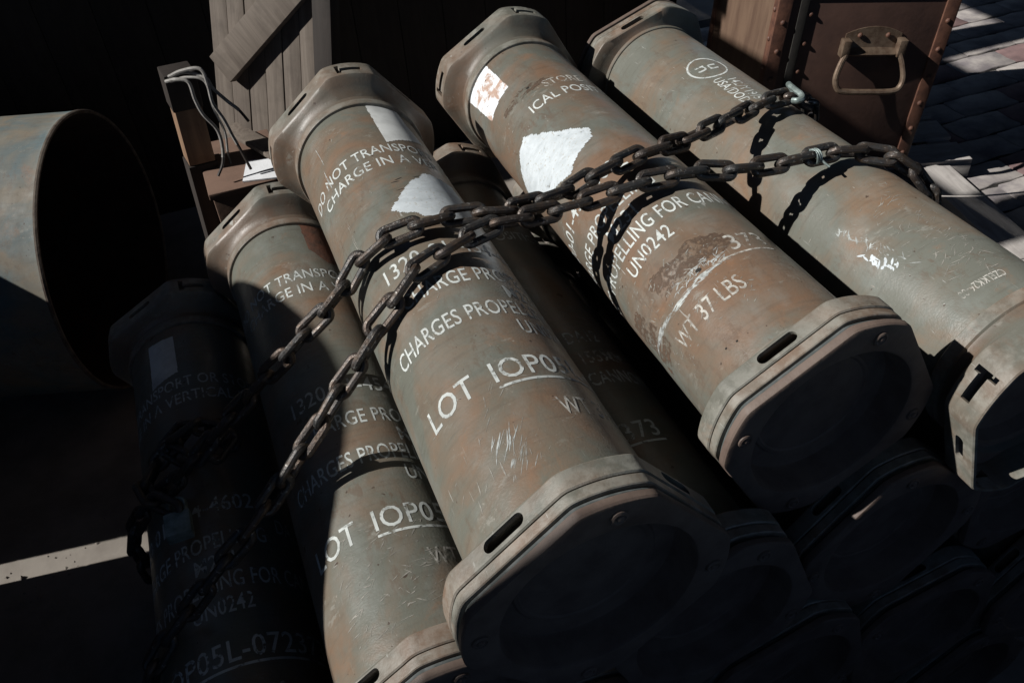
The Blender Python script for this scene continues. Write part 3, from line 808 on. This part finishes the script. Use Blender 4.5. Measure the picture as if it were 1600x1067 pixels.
# handle
hd = link('handle_plate', None, M['brass'], trunk)
bpy.data.objects.remove(hd)
def plate_mesh():
    # curved top plate with rolled lower edge
    out = []; n = 10
    for k in range(n + 1):
        x = -3.02 + 1.62 * k / n; q = (k / n - .5) * 2
        out.append((x, 4.50 - .20 * q * q))
    V = []; F = []
    prof = [(0, .04), (-.0, -.03)]
    rows = []
    for (t, dy) in ((1.0, .05), (1.0, -.03), (.55, -.05), (.22, -.09), (.10, -.20), (.0, -.26), (-.10, -.20), (-.08, -.08), (0.02, .0), (.1, .05)):
        row = []
        for x, zt in out:
            zb = 3.78; row.append(len(V)); V.append((x, .06 + dy, zb + (zt - zb) * t))
        rows.append(row)
    for a, b in zip(rows, rows[1:] + rows[:1]):
        for i in range(n): F.append((a[i], a[i + 1], b[i + 1], b[i]))
    F.append(tuple(r[0] for r in rows)); F.append(tuple(r[-1] for r in rows)[::-1])
    return fix_normals(mesh('handle_plate', V, F))
hp = link('handle_plate', plate_mesh(), M['brass'], trunk)
for x in (-2.63, -1.82): link('screw', ME['rv'], M['brass'], hp, Vector((x, -.005, 4.27)) * S)
for x in (-3.02, -1.40): link('hinge_ear', box_mesh('hinge_ear', x - .12, x + .12, -.26, .05, 3.70, 4.20, .05), M['brass'], hp)
bl = smooth_path([(-2.98, -.18, 3.80), (-3.12, -.30, 3.5), (-3.20, -.42, 3.18), (-3.12, -.50, 2.93), (-2.9, -.52, 2.84), (-2.2, -.54, 2.82), (-1.5, -.54, 2.83), (-1.28, -.50, 2.94), (-1.22, -.42, 3.2), (-1.30, -.28, 3.55), (-1.42, -.18, 3.82)], 7)
link('bail', fix_normals(mesh('bail', *tube_along(bl, .085, 10))), M['brass'], hp)

# pallet timbers under and beside the trunk
def timber(name, a, b, w, h, mat, label, cat, group=None):
    a, b = Vector(a), Vector(b); d = b - a; L = d.length
    me = box_mesh(name, 0, L, -w / 2, w / 2, 0, h, .04)
    return link(name, me, M[mat], None, W(*a), (0, -math.asin(d.z / L), math.atan2(d.y, d.x)), label, cat, group)
pal = thing('pallet', W(19.64, 18.03, -GZ + .42), 'pale wooden pallet under the brown trunk', 'pallet', rot=(0, 0, ALPHA))
for i in range(5): link('deck_board', box_mesh('deck_board', -6.0, 2.3, .2 + i * 1.5, 1.35 + i * 1.5, .42, .56, .03), M['wood_white'], pal)
for x in (-5.8, -2.2, 1.5): link('bearer', box_mesh('bearer', x, x + .75, .1, 7.6, .0, .418, .03), M['wood_white'], pal)
timber('plank', (20.9, 19.2, -GZ + .43), (18.9, 9.5, -GZ + .43), 1.15, .45, 'wood_white', 'long pale plank lying beside the right tube on the pavement', 'plank')
link('string', fix_normals(mesh('string', *tube_along(smooth_path([(0, 0, 0), (1.2, -.5, -.05), (3.2, -1.2, .02)], 8), .02, 6))), M['string'], None, W(15.8, 13.46, -12), None, 'thin pale string stretched past the right tube', 'string')

# ------------------------------------------------------------------ steel drum on the left
psi = -.328
drum = thing('steel_drum', W(-3.39, 20.53, -12.1), 'open blue-grey rusty steel drum lying on its side', 'drum', rot=(0, 0, psi))
def drum_prof():
    R = 3.475; L = 9.8
    p = [(-.02, R - .09), (.015, R - .075), (.03, R - .05), (.02, R - .02), (-.02, R), (-.06, R), (-.16, R - .02), (-.4, R - .03)]
    for s in (3.2, 6.5):
        p += [(-s + .25, R - .03), (-s + .12, R + .07), (-s, R + .10), (-s - .12, R + .07), (-s - .25, R - .03)]
    p += [(-L, R - .03)]
    return p, R, L
def drum_build():
    p, R, L = drum_prof(); n = 96
    def ring(pr, name, mat, cap=False):
        V = []; F = []
        for x, r in pr:
            for i in range(n):
                q = 2 * math.pi * i / n
                rr = r + .018 * noise.noise(Vector((x * .5, math.cos(q) * 2, math.sin(q) * 2)))
                V.append((x, rr * math.cos(q), rr * math.sin(q)))
        for j in range(len(pr) - 1):
            for i in range(n): F.append((j * n + i, j * n + (i + 1) % n, (j + 1) * n + (i + 1) % n, (j + 1) * n + i))
        if cap: F.append(tuple((len(pr) - 1) * n + i for i in range(n)))
        return link(name, fix_normals(mesh(name, V, F)), M[mat], drum)
    ring(p[5:], 'shell', 'drum', True)
    ring(p[:6], 'rim', 'rim')
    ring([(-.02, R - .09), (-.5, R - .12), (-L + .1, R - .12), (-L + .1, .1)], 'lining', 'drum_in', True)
drum_build()

# ------------------------------------------------------------------ timber, crate and cables behind the tubes
nn = Vector((-.6, -.72, .33)).normalized()
upv = (Vector((0, 0, 1)) - nn * nn.z).normalized(); rtv = upv.cross(nn)
pb = Vector((1.67, 19.0, -7.7))
foot = pb - upv * ((pb.z + GZ - .1) / upv.z)
panel = link('timber_panel', None, None, None, label='weathered grey plank panel with a diagonal brace leaning behind the tubes', cat='panel')
panel.matrix_world = Matrix.Translation(W(*foot)) @ Matrix((rtv, nn, upv)).transposed().to_4x4()
for i in range(6):
    link('plank', box_mesh('plank', -.215, .215, -.20, -.02 + .02 * (i % 2), 0, 11.5, .02), M['wood_grey'], panel, Vector((-1.545 + i * .447, 0, 0)) * S)
link('backing', box_mesh('backing', -1.76, .90, -.30, -.202, 0, 11.5, 0), M['wood_dark'], panel)
link('post', box_mesh('post', -.22, .22, -.2, .20, 0, 11.5, .03), M['wood_dark'], panel, Vector((1.13, 0, 0)) * S)
link('rail', box_mesh('rail', -1.75, .88, .012, .20, 0.4, 1.4, .03), M['wood_grey'], panel)
link('brace', box_mesh('brace', -.05, 2.9, .012, .25, -.355, .355, .02), M['wood_grey'], panel, Vector((-1.40, 0, 8.10)) * S, (0, R_(-43.7), 0))

po = thing('post', W(-.92, 17.6, -GZ), 'wooden post behind the left tubes, sunlit stretch coloured brown and shaded stretches dark', 'post', rot=(0, R_(3), R_(8)))
link('shaded_shaft', box_mesh('shaded_shaft', -.30, .30, -.30, .30, 0, 6.85, .03), M['wood_dark'], po)  # sun and shade along one post painted as brown and dark pieces
link('lit_section', box_mesh('lit_section', -.27, .27, -.27, .27, 6.85, 8.05, .03), M['wood_brown'], po)
link('shaded_top', box_mesh('shaded_top', -.30, .30, -.30, .30, 8.05, 8.8, .03), M['wood_dark'], po)
cr = thing('crate', W(.25, 17.45, -GZ), 'brown board crate behind the left tubes with a white sheet on top', 'crate')
link('crate_body', box_mesh('crate_body', -.78, .68, -1.1, 1.1, 0, 6.55, .04), M['cardboard'], cr)
link('crate_top', box_mesh('crate_top', -.84, .74, -1.16, 1.16, 6.553, 6.70, .03), M['cardboard'], cr)
sv, sf = box_vf(-.36, .36, -.42, .42, 0, .03)
link('white_sheet', mesh('white_sheet', sv, sf, False), M['paper'], None, W(.58, 16.78, -GZ + 6.71), (0, 0, R_(-14)), 'white sheet lying on the brown crate behind the tubes', 'sheet')
timber('plank', (.22, 18.9, -8.87), (.98, 17.0, -8.80), .40, .12, 'wood_grey', 'short grey plank lying across the brown crate', 'plank')
CAB = [
    [(-.62, 17.3, -6.80), (-.35, 17.15, -6.68), (-.02, 17.0, -6.66), (.03, 16.9, -6.95), (.02, 16.85, -7.3), (.13, 16.8, -7.65), (.20, 16.75, -8.0), (.27, 16.7, -8.3), (.36, 16.6, -8.72)],
    [(-.70, 17.25, -6.86), (-.5, 17.1, -6.80), (-.30, 17.0, -6.86), (-.28, 16.95, -7.2), (-.22, 16.9, -7.5), (-.05, 16.85, -7.85), (-.05, 16.8, -8.2), (-.14, 16.7, -8.5), (-.3, 16.6, -8.7)],
    [(-.60, 17.35, -6.82), (-.3, 17.2, -6.74), (.03, 17.0, -6.85), (.10, 16.95, -7.05), (.30, 16.9, -7.35), (.46, 16.85, -7.55), (.58, 16.8, -7.80)],
    [(-.62, 17.3, -6.9), (-.3, 17.1, -6.8), (.0, 16.95, -6.9), (.0, 16.9, -7.4), (.08, 16.82, -7.9), (.02, 16.75, -8.3), (.0, 16.7, -8.55)]]
CL = ['thick grey cable with a dark tail hanging to the crate', 'leftmost pale grey cable bending over the crate', 'rightmost pale cable bending towards the plank panel', 'thin grey cable between the thicker hanging cables']
for i, p in enumerate(CAB):
    pp = smooth_path(p, 8); root = thing('cable', W(*p[0]), CL[i], 'cable', 'loose cables behind the tubes')
    cutp = int(len(pp) * .84); o = Vector(p[0]); r = .036 if i != 3 else .026
    link('sheath', fix_normals(mesh('sheath', *tube_along([q - o for q in pp[:cutp]], r, 8))), M['cable'], root)
    link('cable_tail', fix_normals(mesh('cable_tail', *tube_along([q - o for q in pp[cutp - 1:]], r * .8, 8))), M['cable_end'], root)

# ------------------------------------------------------------------ unseen reel and crates added left of the frame to cast shade
reel = thing('shade_reel', W(-12, 10.2, -4.72), 'unseen wooden reel added beyond the left edge to cast a round shadow', 'cable reel')
def disc(r, t, name, x):
    V = []; F = []; n = 64
    for xx in (x, x + t):
        for i in range(n):
            q = 2 * math.pi * i / n; V.append((xx, r * math.cos(q), r * math.sin(q)))
    F = [tuple(range(n)), tuple(range(2 * n - 1, n - 1, -1))] + [(i, n + i, n + (i + 1) % n, (i + 1) % n) for i in range(n)]
    link(name, fix_normals(mesh(name, V, F)), M['wood_brown'], reel)
disc(4.7, .35, 'flange', .85); disc(4.7, .35, 'flange', 2.2); disc(2.4, .99, 'core', 1.205)
def bigcrate(x0, x1, y0, y1, z1, label):  # added shade caster, out of view on the sun side
    t = thing('shade_crate', W((x0 + x1) / 2, (y0 + y1) / 2, -GZ), label, 'crate')
    w, d, h = (x1 - x0) / 2, (y1 - y0) / 2, z1 + GZ
    link('crate_core', box_mesh('crate_core', -w + .2, w - .2, -d + .2, d - .2, 0, h - .2, .0), M['wood_dark'], t)
    n = max(2, int(h / 1.4))
    for i in range(n):
        a, b = h * i / n + .03, h * (i + 1) / n - .03
        link('slat', box_mesh('slat', w - .198, w, -d, d, a, b, .03), M['wood_brown'], t)
        link('slat', box_mesh('slat', -w, -w + .198, -d, d, a, b, .03), M['wood_brown'], t)
    link('crate_lid', box_mesh('crate_lid', -w, w, -d, d, h - .198, h, .03), M['wood_brown'], t)
bigcrate(-11.2, -9.4, 3.0, 14.5, -9.43, 'long unseen crate added under the reel to shade the lower left')
bigcrate(-11.2, -9.4, 15.3, 40, -7.27, 'long unseen crate added beyond the left edge to shade the ground and drum')
# unseen roof and walls added to cut sky light and shape the sun
def board_wall(name, x0, x1, y0, y1, z0, z1, label):
    t = thing(name, W((x0 + x1) / 2, (y0 + y1) / 2, z0), label, 'wall')
    w, d, h = (x1 - x0) / 2, (y1 - y0) / 2, z1 - z0
    along_x = w > d; L = w if along_x else d; n = max(1, int(2 * L / 3))
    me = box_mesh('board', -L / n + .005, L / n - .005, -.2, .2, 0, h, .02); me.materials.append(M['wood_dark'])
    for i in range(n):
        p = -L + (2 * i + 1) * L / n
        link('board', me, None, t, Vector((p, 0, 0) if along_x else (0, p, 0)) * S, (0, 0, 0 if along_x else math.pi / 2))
board_wall('added_wall', -15.2, 44, -9.2, -8.8, -GZ, -6, 'dark board wall added behind the viewer to block sky light')
board_wall('added_wall', -15.4, -15.0, -8.7, 6.2, -GZ, 9, 'dark board wall added at the near left to shade the front ground')
board_wall('added_wall', -30.4, -30, -9, 17.2, -GZ, 8, 'dark board wall added far beyond the left edge to block low sky')
board_wall('added_wall', -30.4, -30, 18.5, 62, -GZ, 8, 'dark board wall added past a gap that lets a strip of sun through')
roof = thing('shade_roof', W(0, 0, 9.2), 'dark unseen corrugated roof added to cut sky light, open where the sun passes', 'roof')
def shade_sheet(x0, x1, y0, y1):  # added cover; openings between sheets follow the sun's path to lit parts
    V = []; F = []; n = int((x1 - x0) * 6)
    for i in range(n + 1):
        x = x0 + (x1 - x0) * i / n
        for y in (y0, y1): V.append((x, y, .16 * math.sin(x * 4)))
    for i in range(n): F.append((2 * i, 2 * i + 1, 2 * i + 3, 2 * i + 2))
    link('shade_sheet', mesh('shade_sheet', V, F), M['wood_dark'], roof)
shade_sheet(-7.3, 44, -9, 20.5)
shade_sheet(-10.9, -7.32, -9, 20.5)
shade_sheet(-3.2, 44, 20.52, 25.2)
shade_sheet(.1, 44, 25.22, 44)
shade_sheet(-9.88, -4.4, 27.52, 44)
shade_sheet(-31, -10.92, -9, 6.2)
shade_sheet(-31, -23.6, 6.22, 19.5)
shade_sheet(-16.4, -10.92, 18.0, 31)
shade_sheet(-10.91, -9.9, 28, 31)
shade_sheet(-31, -9.9, 31.02, 44)
board_wall('added_wall', 44, 44.4, -9, 44, -GZ, 9, 'dark board wall added far to the right to block sky light')
